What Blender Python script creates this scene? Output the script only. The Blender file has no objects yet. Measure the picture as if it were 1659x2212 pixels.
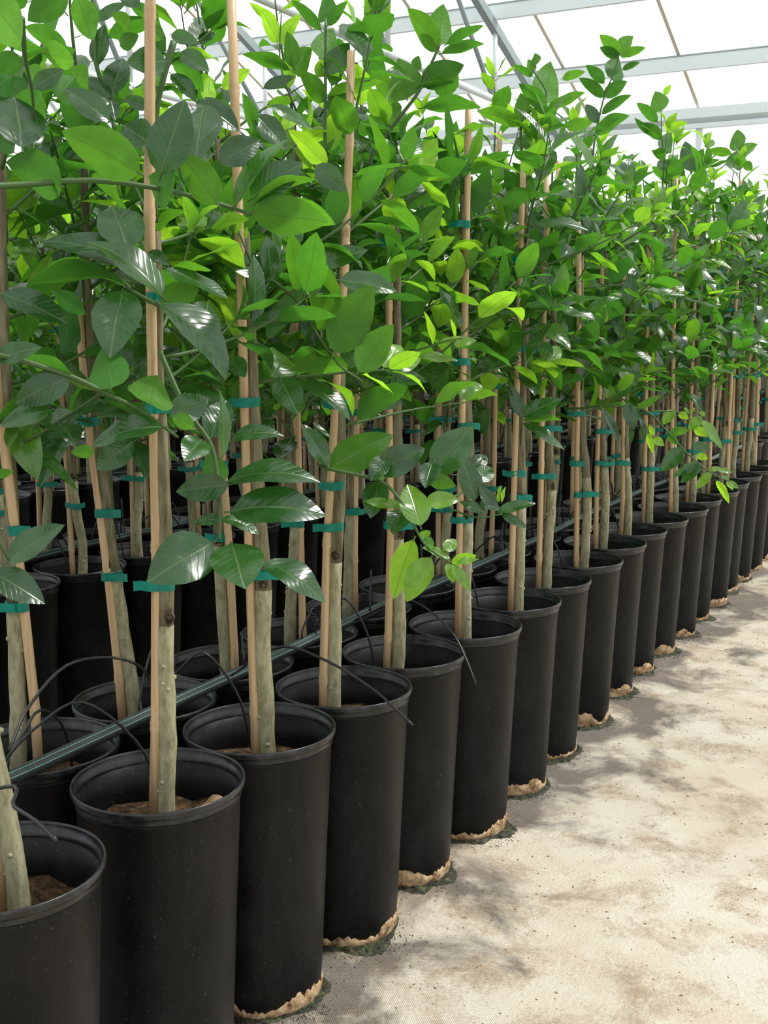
import bpy, math, random
from mathutils import Vector, Matrix

# ------------------------------------------------------------------ camera, world, sun, exposure
SC = bpy.context.scene
COL = SC.collection
F_PX, PSI, TH, CAM_H = 2474.1, 0.4959, 0.1623, 1.1235
FW = Vector((-math.sin(PSI) * math.cos(TH), math.cos(PSI) * math.cos(TH), -math.sin(TH)))
RT = Vector((math.cos(PSI), math.sin(PSI), 0.0))
UP = RT.cross(FW)
CAM = Vector((0, 0, CAM_H))
cd = bpy.data.cameras.new('camera')
cd.sensor_fit = 'HORIZONTAL'
cd.sensor_width = 36.0
cd.lens = 36.0 * F_PX / 1659.0
cd.clip_start = 0.02
cd.clip_end = 300
cam = bpy.data.objects.new('camera', cd)
COL.objects.link(cam)
cam.matrix_world = Matrix((
    (RT.x, UP.x, -FW.x, CAM.x), (RT.y, UP.y, -FW.y, CAM.y), (RT.z, UP.z, -FW.z, CAM.z), (0, 0, 0, 1)))
SC.camera = cam

W = bpy.data.worlds.new('sky')
SC.world = W
W.use_nodes = True
bg = W.node_tree.nodes['Background']
bg.inputs['Color'].default_value = (0.95, 0.98, 1.0, 1)
bg.inputs['Strength'].default_value = 1.0

sd = bpy.data.lights.new('sun', 'SUN')
sd.energy = 4.8
sd.angle = math.radians(9)
sd.color = (1.0, 0.965, 0.90)
sun = bpy.data.objects.new('sun', sd)
COL.objects.link(sun)
SUN_FROM = Vector((0.40, 0.42, 1.0)).normalized()      # high, beyond the aisle
sun.rotation_euler = SUN_FROM.to_track_quat('Z', 'Y').to_euler()

SC.view_settings.view_transform = 'Standard'
SC.view_settings.look = 'None'
SC.view_settings.exposure = 0.22
SC.view_settings.gamma = 1.0
SC.view_settings.use_curve_mapping = False
SC.cycles.max_bounces = 4
SC.cycles.diffuse_bounces = 2
SC.cycles.glossy_bounces = 2
SC.cycles.transmission_bounces = 4
SC.cycles.transparent_max_bounces = 8
SC.cycles.sample_clamp_indirect = 6.0

def px(x, y, d):
    """point seen at pixel (x, y) of the 1659x2212 frame, d metres into the view"""
    return CAM + (FW + RT * ((x - 829.5) / F_PX) + UP * ((1106 - y) / F_PX)) * d

def px_z(x, y, z):
    r = FW + RT * ((x - 829.5) / F_PX) + UP * ((1106 - y) / F_PX)
    return CAM + r * ((z - CAM_H) / r.z)

# ------------------------------------------------------------------ materials
def new_mat(name):
    m = bpy.data.materials.new(name)
    m.use_nodes = True
    nt = m.node_tree
    nt.nodes.clear()
    out = nt.nodes.new('ShaderNodeOutputMaterial')
    return m, nt, out

def nd(nt, typ, **kw):
    n = nt.nodes.new(typ)
    for k, v in kw.items():
        if k in n.inputs.keys() if hasattr(n.inputs, 'keys') else False:
            n.inputs[k].default_value = v
        else:
            setattr(n, k, v)
    return n

def ln(nt, a, b):
    nt.links.new(a, b)

def ramp(nt, fac, stops):
    r = nt.nodes.new('ShaderNodeValToRGB')
    e = r.color_ramp.elements
    while len(e) < len(stops):
        e.new(0.5)
    for i, (p, c) in enumerate(stops):
        e[i].position = p
        e[i].color = (*c, 1) if len(c) == 3 else c
    ln(nt, fac, r.inputs['Fac'])
    return r.outputs['Color']

def noise(nt, vec, scale, detail=4, rough=0.55, dist=0.0):
    n = nt.nodes.new('ShaderNodeTexNoise')
    n.inputs['Scale'].default_value = scale
    n.inputs['Detail'].default_value = detail
    n.inputs['Roughness'].default_value = rough
    n.inputs['Distortion'].default_value = dist
    if vec is not None:
        ln(nt, vec, n.inputs['Vector'])
    return n.outputs['Fac']

def mathn(nt, op, a, b=None, clamp=False):
    n = nt.nodes.new('ShaderNodeMath')
    n.operation = op
    n.use_clamp = clamp
    for i, v in enumerate((a, b)):
        if v is None:
            continue
        if isinstance(v, (int, float)):
            n.inputs[i].default_value = v
        else:
            ln(nt, v, n.inputs[i])
    return n.outputs[0]

def mixc(nt, fac, a, b, blend='MIX'):
    n = nt.nodes.new('ShaderNodeMix')
    n.data_type = 'RGBA'
    n.blend_type = blend
    for idx, v in ((0, fac), (6, a), (7, b)):
        if isinstance(v, (int, float)):
            n.inputs[idx].default_value = v
        elif isinstance(v, tuple):
            n.inputs[idx].default_value = (*v, 1)
        else:
            ln(nt, v, n.inputs[idx])
    return n.outputs[2]

def bump(nt, h, strength, dist=0.01):
    b = nt.nodes.new('ShaderNodeBump')
    b.inputs['Strength'].default_value = strength
    b.inputs['Distance'].default_value = dist
    ln(nt, h, b.inputs['Height'])
    return b.outputs['Normal']

def princ(nt, color, rough=0.5, spec=0.5, normal=None, metal=0.0):
    p = nt.nodes.new('ShaderNodeBsdfPrincipled')
    if isinstance(color, tuple):
        p.inputs['Base Color'].default_value = (*color, 1)
    else:
        ln(nt, color, p.inputs['Base Color'])
    if isinstance(rough, (int, float)):
        p.inputs['Roughness'].default_value = rough
    else:
        ln(nt, rough, p.inputs['Roughness'])
    p.inputs['Specular IOR Level'].default_value = spec
    p.inputs['Metallic'].default_value = metal
    if normal is not None:
        ln(nt, normal, p.inputs['Normal'])
    return p

def obj_coords(nt, rand=True):
    tc = nt.nodes.new('ShaderNodeTexCoord')
    if not rand:
        return tc.outputs['Object']
    oi = nt.nodes.new('ShaderNodeObjectInfo')
    add = nt.nodes.new('ShaderNodeVectorMath')
    add.operation = 'ADD'
    sc = mathn(nt, 'MULTIPLY', oi.outputs['Random'], 40.0)
    ln(nt, tc.outputs['Object'], add.inputs[0])
    ln(nt, sc, add.inputs[1])
    return add.outputs[0]

def leaf_material(name, from_attr):
    m, nt, out = new_mat(name)
    if from_attr:
        a = nt.nodes.new('ShaderNodeAttribute')
        a.attribute_name = 'Col'
        base = a.outputs['Color']
    else:
        base = nt.nodes.new('ShaderNodeObjectInfo').outputs['Color']
    uv = nt.nodes.new('ShaderNodeUVMap')
    sep = nt.nodes.new('ShaderNodeSeparateXYZ')
    ln(nt, uv.outputs['UV'], sep.inputs[0])
    au = mathn(nt, 'ABSOLUTE', mathn(nt, 'SUBTRACT', sep.outputs[0], 0.5))
    rib = mathn(nt, 'SUBTRACT', 1.0, mathn(nt, 'MULTIPLY', au, 32.0), clamp=True)
    # side veins run forward from the midrib
    vv = mathn(nt, 'SUBTRACT', mathn(nt, 'MULTIPLY', sep.outputs[1], 9.0), mathn(nt, 'MULTIPLY', au, 5.0))
    vein = mathn(nt, 'POWER', mathn(nt, 'ABSOLUTE', mathn(nt, 'SINE', mathn(nt, 'MULTIPLY', vv, math.pi))), 0.35)
    crds = obj_coords(nt)
    nz = noise(nt, crds, 5.0, 2)
    col = mixc(nt, 0.35, base, ramp(nt, nz, [(0.3, (0.45, 0.5, 0.45)), (0.7, (1, 1, 1))]), 'MULTIPLY')
    top = mixc(nt, mathn(nt, 'MULTIPLY', rib, 0.45), col, (0.22, 0.34, 0.12))
    hb = mathn(nt, 'ADD', mathn(nt, 'MULTIPLY', vein, 0.055), mathn(nt, 'ADD', mathn(nt, 'MULTIPLY', rib, -0.6), mathn(nt, 'MULTIPLY', noise(nt, crds, 2.6, 0), 1.7)))
    nrm = bump(nt, hb, 0.22, 0.03)
    ro = ramp(nt, nz, [(0.3, (0.20,) * 3), (0.75, (0.34,) * 3)])
    pt = princ(nt, top, ro, 1.0, nrm)
    und0 = mixc(nt, 1.0, col, (1.7, 1.55, 1.5), 'MULTIPLY')
    und = mixc(nt, mathn(nt, 'MULTIPLY', rib, 0.5), und0, (0.10, 0.2, 0.05))
    pb = princ(nt, und, 0.55, 0.3, nrm)
    geo = nt.nodes.new('ShaderNodeNewGeometry')
    two = nt.nodes.new('ShaderNodeMixShader')
    ln(nt, geo.outputs['Backfacing'], two.inputs[0])
    ln(nt, pt.outputs[0], two.inputs[1])
    ln(nt, pb.outputs[0], two.inputs[2])
    tr = nt.nodes.new('ShaderNodeBsdfTranslucent')
    tcol = mixc(nt, 1.0, col, (3.7, 3.3, 1.35), 'MULTIPLY')
    tcol = mixc(nt, mathn(nt, 'MULTIPLY', rib, 0.5), tcol, (0.05, 0.14, 0.01))
    ln(nt, tcol, tr.inputs['Color'])
    mx = nt.nodes.new('ShaderNodeMixShader')
    mx.inputs[0].default_value = 0.46
    ln(nt, two.outputs[0], mx.inputs[1])
    ln(nt, tr.outputs[0], mx.inputs[2])
    ln(nt, mx.outputs[0], out.inputs[0])
    return m

M = {}
M['leaf'] = leaf_material('citrus_leaf', False)
M['foliage'] = leaf_material('citrus_foliage', True)

def simple(name, color, rough, spec=0.4, metal=0.0):
    m, nt, out = new_mat(name)
    ln(nt, princ(nt, color, rough, spec, None, metal).outputs[0], out.inputs[0])
    return m

# black nursery plastic with dust and scuffs
m, nt, out = new_mat('black_plastic')
c = obj_coords(nt)
big = noise(nt, c, 7.0, 5, 0.6)
mp = nt.nodes.new('ShaderNodeMapping')
mp.inputs['Scale'].default_value = (1, 1, 0.18)
ln(nt, c, mp.inputs[0])
streak = noise(nt, mp.outputs[0], 60.0, 3, 0.6)
speck = noise(nt, c, 210.0, 2, 0.5)
dust = ramp(nt, mathn(nt, 'MULTIPLY', big, mathn(nt, 'ADD', streak, 0.5)), [(0.38, (0.0036, 0.0036, 0.0040)), (0.72, (0.0125, 0.0118, 0.0115))])
colr = mixc(nt, ramp(nt, speck, [(0.66, (0, 0, 0)), (0.76, (1, 1, 1))]), dust, (0.05, 0.05, 0.05))
ln(nt, princ(nt, colr, ramp(nt, big, [(0.3, (0.40,) * 3), (0.7, (0.50,) * 3)]), 0.17, bump(nt, speck, 0.12, 0.002)).outputs[0], out.inputs[0])
M['pot'] = m
m, nt, out = new_mat('black_rim_plastic')
c = obj_coords(nt)
w = noise(nt, c, 55.0, 4, 0.65)
colr = ramp(nt, w, [(0.45, (0.006, 0.006, 0.0065)), (0.72, (0.03, 0.033, 0.036))])
ln(nt, princ(nt, colr, 0.28, 0.45).outputs[0], out.inputs[0])
M['rim'] = m

# soil
m, nt, out = new_mat('potting_soil')
c = obj_coords(nt)
n1 = noise(nt, c, 70.0, 5, 0.7)
colr = ramp(nt, n1, [(0.35, (0.02, 0.012, 0.007)), (0.55, (0.11, 0.06, 0.028)), (0.72, (0.30, 0.18, 0.09))])
ln(nt, princ(nt, colr, 0.9, 0.2, bump(nt, n1, 0.9, 0.02)).outputs[0], out.inputs[0])
M['soil'] = m

# mud crust on pot feet
m, nt, out = new_mat('mud_crust')
c = obj_coords(nt)
n1 = noise(nt, c, 45.0, 5, 0.65)
colr = ramp(nt, n1, [(0.34, (0.02, 0.014, 0.009)), (0.44, (0.28, 0.17, 0.085)), (0.62, (0.56, 0.41, 0.25)), (0.8, (0.72, 0.6, 0.44))])
ln(nt, princ(nt, colr, 0.9, 0.2, bump(nt, n1, 0.8, 0.01)).outputs[0], out.inputs[0])
M['crust'] = m

# bark: pale olive rootstock below, grey-brown furrowed scion above the graft
def bark(name, c0, c1, c2, zs):
    m, nt, out = new_mat(name)
    c = obj_coords(nt)
    mp = nt.nodes.new('ShaderNodeMapping')
    mp.inputs['Scale'].default_value = (1, 1, zs)
    ln(nt, c, mp.inputs[0])
    n1 = noise(nt, mp.outputs[0], 130.0, 4, 0.6)
    n2 = noise(nt, c, 16.0, 3)
    colr = ramp(nt, n1, [(0.3, c0), (0.5, c1), (0.7, c2)])
    colr = mixc(nt, 0.5, colr, ramp(nt, n2, [(0.3, (0.6, 0.62, 0.55)), (0.7, (1.1, 1.08, 1.0))]), 'MULTIPLY')
    ln(nt, princ(nt, colr, 0.75, 0.3, bump(nt, n1, 0.5, 0.004)).outputs[0], out.inputs[0])
    return m
M['rootstock'] = bark('rootstock_bark', (0.19, 0.172, 0.10), (0.30, 0.28, 0.175), (0.38, 0.36, 0.245), 0.35)
M['scion'] = bark('scion_bark', (0.075, 0.062, 0.036), (0.165, 0.145, 0.088), (0.26, 0.24, 0.155), 0.12)
M['twig'] = simple('green_twig', (0.045, 0.10, 0.022), 0.5)
M['scar'] = bark('graft_scar', (0.008, 0.006, 0.004), (0.035, 0.022, 0.012), (0.22, 0.15, 0.09), 1.0)

# bamboo
m, nt, out = new_mat('bamboo')
c = obj_coords(nt)
mp = nt.nodes.new('ShaderNodeMapping')
mp.inputs['Scale'].default_value = (1, 1, 0.03)
ln(nt, c, mp.inputs[0])
n1 = noise(nt, mp.outputs[0], 160.0, 3)
n2 = noise(nt, c, 9.0, 4, 0.65)
colr = ramp(nt, n1, [(0.3, (0.40, 0.265, 0.135)), (0.7, (0.58, 0.415, 0.24))])
colr = mixc(nt, ramp(nt, n2, [(0.66, (0, 0, 0)), (0.76, (0.8, 0.8, 0.8))]), colr, (0.16, 0.09, 0.045))
ln(nt, princ(nt, colr, 0.42, 0.4).outputs[0], out.inputs[0])
M['bamboo'] = m

# green tie tape (thin, lets some light through)
m, nt, out = new_mat('tie_tape')
c = obj_coords(nt)
n1 = noise(nt, c, 90.0, 2)
colr = ramp(nt, n1, [(0.3, (0.0, 0.17, 0.13)), (0.7, (0.0, 0.27, 0.205))])
p1 = princ(nt, colr, 0.4, 0.4)
tr = nt.nodes.new('ShaderNodeBsdfTranslucent')
tr.inputs['Color'].default_value = (0.0, 0.42, 0.30, 1)
mx = nt.nodes.new('ShaderNodeMixShader')
mx.inputs[0].default_value = 0.3
ln(nt, p1.outputs[0], mx.inputs[1])
ln(nt, tr.outputs[0], mx.inputs[2])
ln(nt, mx.outputs[0], out.inputs[0])
M['tape'] = m

M['hose'] = simple('black_polythene', (0.030, 0.034, 0.036), 0.42, 0.5)
M['tubing'] = simple('black_drip_tubing', (0.014, 0.014, 0.015), 0.35, 0.4)
M['stripe'] = simple('green_stripe', (0.16, 0.36, 0.30), 0.5)
M['dry_leaf'] = simple('dry_leaf', (0.33, 0.20, 0.10), 0.7)
M['clipping'] = simple('leaf_clipping', (0.13, 0.20, 0.035), 0.6)
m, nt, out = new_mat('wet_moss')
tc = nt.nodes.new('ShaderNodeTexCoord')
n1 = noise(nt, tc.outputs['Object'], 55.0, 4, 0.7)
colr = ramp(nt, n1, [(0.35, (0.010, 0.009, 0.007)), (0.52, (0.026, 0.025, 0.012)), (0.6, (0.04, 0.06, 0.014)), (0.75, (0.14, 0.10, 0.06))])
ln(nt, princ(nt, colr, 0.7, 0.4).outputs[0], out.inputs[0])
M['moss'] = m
M['crumb'] = simple('dirt_crumb', (0.22, 0.14, 0.075), 0.9)
M['galv'] = simple('galvanised_steel', (0.72, 0.79, 0.81), 0.5, 0.4)
M['galv_dark'] = simple('dark_steel', (0.30, 0.37, 0.38), 0.6, 0.3)  # darker steel tone for rafters, flanges and slanting braces
M['bar'] = simple('glazing_bar_metal', (0.72, 0.66, 0.58), 0.5, 0.3)
M['lamp_black'] = simple('black_rubber', (0.02, 0.02, 0.02), 0.5)

m, nt, out = new_mat('roof_sheet')
t = nt.nodes.new('ShaderNodeBsdfTransparent')
t.inputs['Color'].default_value = (0.97, 0.985, 0.985, 1)
tl = nt.nodes.new('ShaderNodeBsdfTranslucent')
tl.inputs['Color'].default_value = (0.9, 0.93, 0.93, 1)
mx = nt.nodes.new('ShaderNodeMixShader')
mx.inputs[0].default_value = 0.32
ln(nt, t.outputs[0], mx.inputs[1])
ln(nt, tl.outputs[0], mx.inputs[2])
ln(nt, mx.outputs[0], out.inputs[0])
M['sheet'] = m

# floor: pale woven ground cover over sand, with brown silt and dark damp stains along the pots
m, nt, out = new_mat('ground_cover')
tc = nt.nodes.new('ShaderNodeTexCoord')
c = tc.outputs['Object']
sp = nt.nodes.new('ShaderNodeSeparateXYZ')
ln(nt, c, sp.inputs[0])
n1 = noise(nt, c, 2.6, 6, 0.62, 0.6)
n2 = noise(nt, c, 7.5, 6, 0.7, 0.3)
n3 = noise(nt, c, 120.0, 3, 0.7)
n4 = noise(nt, c, 4.2, 5, 0.62, 0.4)
base = ramp(nt, n1, [(0.30, (0.50, 0.42, 0.315)), (0.5, (0.565, 0.505, 0.415)), (0.7, (0.60, 0.56, 0.495))])
silt = ramp(nt, mathn(nt, 'ADD', mathn(nt, 'MULTIPLY', n2, 0.75), mathn(nt, 'MULTIPLY', n3, 0.25)), [(0.48, (0, 0, 0)), (0.62, (0.8,) * 3)])
colr = mixc(nt, silt, base, (0.31, 0.225, 0.15))
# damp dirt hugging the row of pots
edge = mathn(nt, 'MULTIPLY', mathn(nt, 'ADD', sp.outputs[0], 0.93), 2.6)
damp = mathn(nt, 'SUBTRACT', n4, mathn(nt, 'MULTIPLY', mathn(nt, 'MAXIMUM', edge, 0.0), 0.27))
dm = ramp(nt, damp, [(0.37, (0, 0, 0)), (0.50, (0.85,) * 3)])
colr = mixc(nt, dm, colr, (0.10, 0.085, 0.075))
wear = ramp(nt, mathn(nt, 'ADD', mathn(nt, 'MULTIPLY', noise(nt, c, 1.7, 5, 0.6, 0.5), 0.8), mathn(nt, 'MULTIPLY', n3, 0.12)), [(0.50, (0, 0, 0)), (0.64, (0.55,) * 3)])
colr = mixc(nt, wear, colr, (0.36, 0.28, 0.21))
spk = ramp(nt, mathn(nt, 'ADD', mathn(nt, 'MULTIPLY', noise(nt, c, 190.0, 3, 0.75), 0.75), mathn(nt, 'MULTIPLY', n2, 0.25)), [(0.575, (0, 0, 0)), (0.66, (0.75,) * 3)])
colr = mixc(nt, spk, colr, (0.20, 0.14, 0.085))
wv = nt.nodes.new('ShaderNodeTexWave')
wv.inputs['Scale'].default_value = 140.0
wv.bands_direction = 'DIAGONAL'
ln(nt, c, wv.inputs['Vector'])
hh = mathn(nt, 'ADD', mathn(nt, 'MULTIPLY', wv.outputs['Fac'], 0.10), mathn(nt, 'ADD', mathn(nt, 'MULTIPLY', n3, 0.5), mathn(nt, 'MULTIPLY', n2, 1.2)))
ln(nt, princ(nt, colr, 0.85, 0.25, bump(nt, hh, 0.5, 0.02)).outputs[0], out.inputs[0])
M['floor'] = m

# ------------------------------------------------------------------ mesh helpers
def mesh(name, verts, faces, mat, smooth=True, uvs=None):
    me = bpy.data.meshes.new(name)
    me.from_pydata([tuple(v) for v in verts], [], faces)
    if uvs:
        ul = me.uv_layers.new(name='UVMap')
        vi = [0] * len(me.loops)
        me.loops.foreach_get('vertex_index', vi)
        flat = []
        for i in vi:
            flat += uvs[i]
        ul.data.foreach_set('uv', flat)
    if smooth:
        me.polygons.foreach_set('use_smooth', [True] * len(me.polygons))
    me.materials.append(mat)
    me.update()
    return me

def add(name, me, parent=None, loc=None, mat4=None):
    o = bpy.data.objects.new(name, me)
    COL.objects.link(o)
    if parent is not None:
        o.parent = parent
    if mat4 is not None:
        o.matrix_basis = mat4
    elif loc is not None:
        o.location = loc
    return o

def tag(o, label, cat, group=None, kind=None):
    if label:
        o['label'] = label
    if cat:
        o['category'] = cat
    if group:
        o['group'] = group
    if kind:
        o['kind'] = kind
    return o

def tube_geo(pts, radii, seg=8, caps=True, V=None, Fc=None):
    V = [] if V is None else V
    Fc = [] if Fc is None else Fc
    b = len(V)
    n = len(pts)
    pts = [Vector(p) for p in pts]
    ref = None
    for i, p in enumerate(pts):
        d = (pts[min(i + 1, n - 1)] - pts[max(i - 1, 0)]).normalized()
        if ref is None:
            ref = Vector((1, 0, 0)) if abs(d.x) < 0.8 else Vector((0, 1, 0))
        u = (ref - d * ref.dot(d)).normalized()
        ref = u
        v = d.cross(u)
        r = radii[i] if not isinstance(radii, (int, float)) else radii
        for k in range(seg):
            a = 2 * math.pi * k / seg
            V.append(p + u * (r * math.cos(a)) + v * (r * math.sin(a)))
    for i in range(n - 1):
        for k in range(seg):
            k2 = (k + 1) % seg
            Fc.append((b + i * seg + k, b + i * seg + k2, b + (i + 1) * seg + k2, b + (i + 1) * seg + k))
    if caps:
        Fc.append(tuple(b + k for k in reversed(range(seg))))
        Fc.append(tuple(b + (n - 1) * seg + k for k in range(seg)))
    return V, Fc

def tube(name, pts, radii, mat, seg=8):
    V, Fc = tube_geo(pts, radii, seg)
    return mesh(name, V, Fc, mat)

def smooth_path(pts, n):
    pts = [Vector(p) for p in pts]
    P = [pts[0] * 2 - pts[1]] + pts + [pts[-1] * 2 - pts[-2]]
    out = []
    m = len(pts) - 1
    for s in range(n + 1):
        t = s / n * m
        i = min(int(t), m - 1)
        f = t - i
        a, b, c, d = P[i], P[i + 1], P[i + 2], P[i + 3]
        out.append(0.5 * ((2 * b) + (c - a) * f + (2 * a - 5 * b + 4 * c - d) * f * f + (3 * b - a - 3 * c + d) * f ** 3))
    return out

def lathe(name, prof, mat, seg=48):
    V, Fc = [], []
    for r, z in prof:
        for k in range(seg):
            a = 2 * math.pi * k / seg
            V.append((r * math.cos(a), r * math.sin(a), z))
    for i in range(len(prof) - 1):
        for k in range(seg):
            k2 = (k + 1) % seg
            Fc.append((i * seg + k, i * seg + k2, (i + 1) * seg + k2, (i + 1) * seg + k))
    return mesh(name, V, Fc, mat)

def box_mesh(name, x0, x1, y0, y1, z0, z1, mat):
    V = [(x, y, z) for z in (z0, z1) for y in (y0, y1) for x in (x0, x1)]
    Fc = [(0, 2, 3, 1), (4, 5, 7, 6), (0, 1, 5, 4), (2, 6, 7, 3), (0, 4, 6, 2), (1, 3, 7, 5)]
    return mesh(name, V, Fc, mat, smooth=False)

def beam(name, a, b, w, h, mat, parent):
    """rectangular bar from a to b, w across, h deep"""
    a, b = Vector(a), Vector(b)
    d = (b - a).normalized()
    up = Vector((0, 0, 1))
    s = d.cross(up)
    if s.length < 1e-3:
        s = Vector((1, 0, 0))
    s.normalize()
    u = s.cross(d)
    V = []
    for p in (a, b):
        for i, j in ((-1, -1), (1, -1), (1, 1), (-1, 1)):
            V.append(p + s * (i * w / 2) + u * (j * h / 2))
    Fc = [(3, 2, 1, 0), (4, 5, 6, 7), (0, 1, 5, 4), (1, 2, 6, 5), (2, 3, 7, 6), (3, 0, 4, 7)]
    return add(name, mesh(name, V, Fc, mat, smooth=False), parent)

# ------------------------------------------------------------------ the setting
fl = add('floor', mesh('floor', [(-40, -20, 0), (40, -20, 0), (40, 60, 0), (-40, 60, 0)], [(0, 1, 2, 3)], M['floor']))
tag(fl, 'pale silt-stained woven ground cover on the greenhouse floor', None, None, 'structure')

YG, SL = 13.0, 0.40
ZG = CAM_H + 0.177 * YG                 # gutter top
YR = 5.5                                # ridge
def roof_z(y):
    return ZG + SL * (YG - y)
ceil = bpy.data.objects.new('ceiling', None)
COL.objects.link(ceil)
tag(ceil, 'white translucent greenhouse roof on pale steel purlins and trusses', None, None, 'structure')
wf = bpy.data.objects.new('wall_far', None)
COL.objects.link(wf)
tag(wf, 'translucent greenhouse side wall under the far gutter', None, None, 'structure')
XA, XB = -16.0, 6.0
tops = [0.177, 0.2205, 0.282]
ys = [(ZG - CAM_H + SL * YG) / (t_ + SL) for t_ in tops]
ys += [ys[2] - 1.25, ys[2] - 2.5, ys[2] - 3.75, YR]
# gutter
prof = [(-0.09, 0.0), (-0.09, -0.105), (-0.03, -0.155), (0.11, -0.155), (0.15, -0.05), (0.15, 0.0)]
V = [(x, YG + a, ZG + b) for x in (XA, XB) for a, b in prof]
n = len(prof)
Fc = [(i, (i + 1) % n, n + (i + 1) % n, n + i) for i in range(n)] + [tuple(range(n))[::-1], tuple(range(n, 2 * n))]
add('gutter', mesh('gutter', V, Fc, M['galv'], False), wf)
beam('gutter_lip', (XA, YG - 0.05, ZG - 0.185), (XB, YG - 0.05, ZG - 0.185), 0.05, 0.05, M['galv'], wf)
# purlins: deep channels along x
for y in ys[1:]:
    z = roof_z(y)
    beam('purlin', (XA, y, z - 0.075), (XB, y, z - 0.075), 0.05, 0.135, M['galv'], ceil)
    beam('purlin_flange', (XA, y, z), (XB, y, z), 0.06, 0.014, M['galv_dark'], ceil)
# glazing bars at the picture's spacing
def on_roof(x, y):
    r = FW + RT * ((x - 829.5) / F_PX) + UP * ((1106 - y) / F_PX)
    t_ = (ZG + SL * YG - CAM_H) / (r.z + SL * r.y)
    return CAM + r * t_
xb = on_roof(1462, 110).x
step = 1.22
bars = [xb + i * step for i in range(-10, 6) if XA < xb + i * step < XB]
for i in range(len(ys) - 1):
    y0, y1 = ys[i], ys[i + 1]
    for x in bars:
        beam('glazing_bar', (x, y0, roof_z(y0) + 0.02), (x, y1, roof_z(y1) + 0.02), 0.035, 0.03, M['bar'], ceil)
    ed = [XA] + bars + [XB]
    for a, b in zip(ed[:-1], ed[1:]):
        V = [(a, y0, roof_z(y0) + 0.04), (b, y0, roof_z(y0) + 0.04), (b, y1, roof_z(y1) + 0.04), (a, y1, roof_z(y1) + 0.04)]
        add('roof_pane', mesh('roof_pane', V, [(0, 1, 2, 3)], M['sheet'], False), ceil)
# the other slope, over the camera
for a, b in zip([XA] + bars, bars + [XB]):
    V = [(a, YR, roof_z(YR) + 0.04), (b, YR, roof_z(YR) + 0.04), (b, 2 * YR - YG, ZG + 0.04), (a, 2 * YR - YG, ZG + 0.04)]
    add('roof_pane', mesh('roof_pane', V, [(0, 1, 2, 3)], M['sheet'], False), ceil)
for k in range(1, 5):
    y = YR - k * (YG - YR) / 5
    beam('purlin', (XA, y, ZG + SL * (y - 2 * YR + YG) - 0.075), (XB, y, ZG + SL * (y - 2 * YR + YG) - 0.075), 0.05, 0.135, M['galv'], ceil)
# trusses in planes across the ridge
def truss(xt, zc):
    # rafter
    beam('rafter', (xt, YG, roof_z(YG) - 0.2), (xt, YR, roof_z(YR) - 0.2), 0.07, 0.09, M['galv_dark'], ceil)
    beam('rafter', (xt, 2 * YR - YG, ZG - 0.2), (xt, YR, roof_z(YR) - 0.2), 0.07, 0.09, M['galv_dark'], ceil)
    y_end = YG - 0.1
    V, Fc = tube_geo([(xt, y_end, zc), (xt, 2 * YR - y_end, zc)], 0.035, 10)
    add('bottom_chord', mesh('bottom_chord', V, Fc, M['galv']), ceil)
    return xt
r1 = on_roof(1072, 20)
xt1 = on_roof(1110, 85).x
# chord height from the picture: seen at (955, 166) in the plane x = xt1
r = FW + RT * ((955 - 829.5) / F_PX) + UP * ((1106 - 166) / F_PX)
zc = (CAM + r * (xt1 / r.x)).z
trusses = [xt1, xt1 - 2.75, xt1 - 5.5, xt1 + 3.2]
for xt in trusses:
    truss(xt, zc)
def in_plane(x, y, xt):
    r = FW + RT * ((x - 829.5) / F_PX) + UP * ((1106 - y) / F_PX)
    return CAM + r * (xt / r.x)
# web members: uprights and slanting braces between rafter and chord
def web(xt, y0, y1, rad, mat):
    a = (xt, y0, zc + 0.02)
    b = (xt, y1, roof_z(y1) - 0.22)
    V, Fc = tube_geo([a, b], rad, 8)
    add('web_bar', mesh('web_bar', V, Fc, mat), ceil)
yv = [in_plane(1068, 205, xt1).y, in_plane(838, 105, xt1).y]
for xt in trusses:
    dy = yv[0] - yv[1]
    for k in range(-1, 4):
        yk = yv[0] - k * dy
        if yk > YG - 0.3:
            continue
        web(xt, yk, yk, 0.024, M['galv'])
        if k < 3:
            web(xt, yk - 0.05, yk - dy * 0.62, 0.024, M['galv_dark'])
# side wall posts, rails and sheets
xp = in_plane(1510, 300, 1.0)
r = FW + RT * ((1510 - 829.5) / F_PX) + UP * ((1106 - 300) / F_PX)
xpost = r.x * (YG / r.y)
posts = [xpost + 2.4 * i for i in range(-6, 4)]
for x in posts:
    beam('post', (x, YG, 0), (x, YG, ZG - 0.15), 0.06, 0.06, M['galv'], wf)
for a, b in zip(posts[:-1], posts[1:]):
    V = [(a, YG + 0.04, 0.02), (b, YG + 0.04, 0.02), (b, YG + 0.04, ZG - 0.15), (a, YG + 0.04, ZG - 0.15)]
    add('wall_pane', mesh('wall_pane', V, [(0, 1, 2, 3)], M['sheet'], False), wf)
M['dark_board'] = simple('added_board_grey', (0.10, 0.11, 0.10), 0.7)  # low dark boards, added to block bright ground showing between the trunks
for a, b in zip(posts[:-1], posts[1:]):
    add('added_dark_board', box_mesh('added_dark_board', a + .03, b - .03, YG - 0.03, YG + 0.03, 0, 1.05, M['dark_board']), wf)
wl = bpy.data.objects.new('wall_left', None)
COL.objects.link(wl)
tag(wl, 'dim side wall of the greenhouse with added dark boards closing bright gaps', None, None, 'structure')
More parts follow.
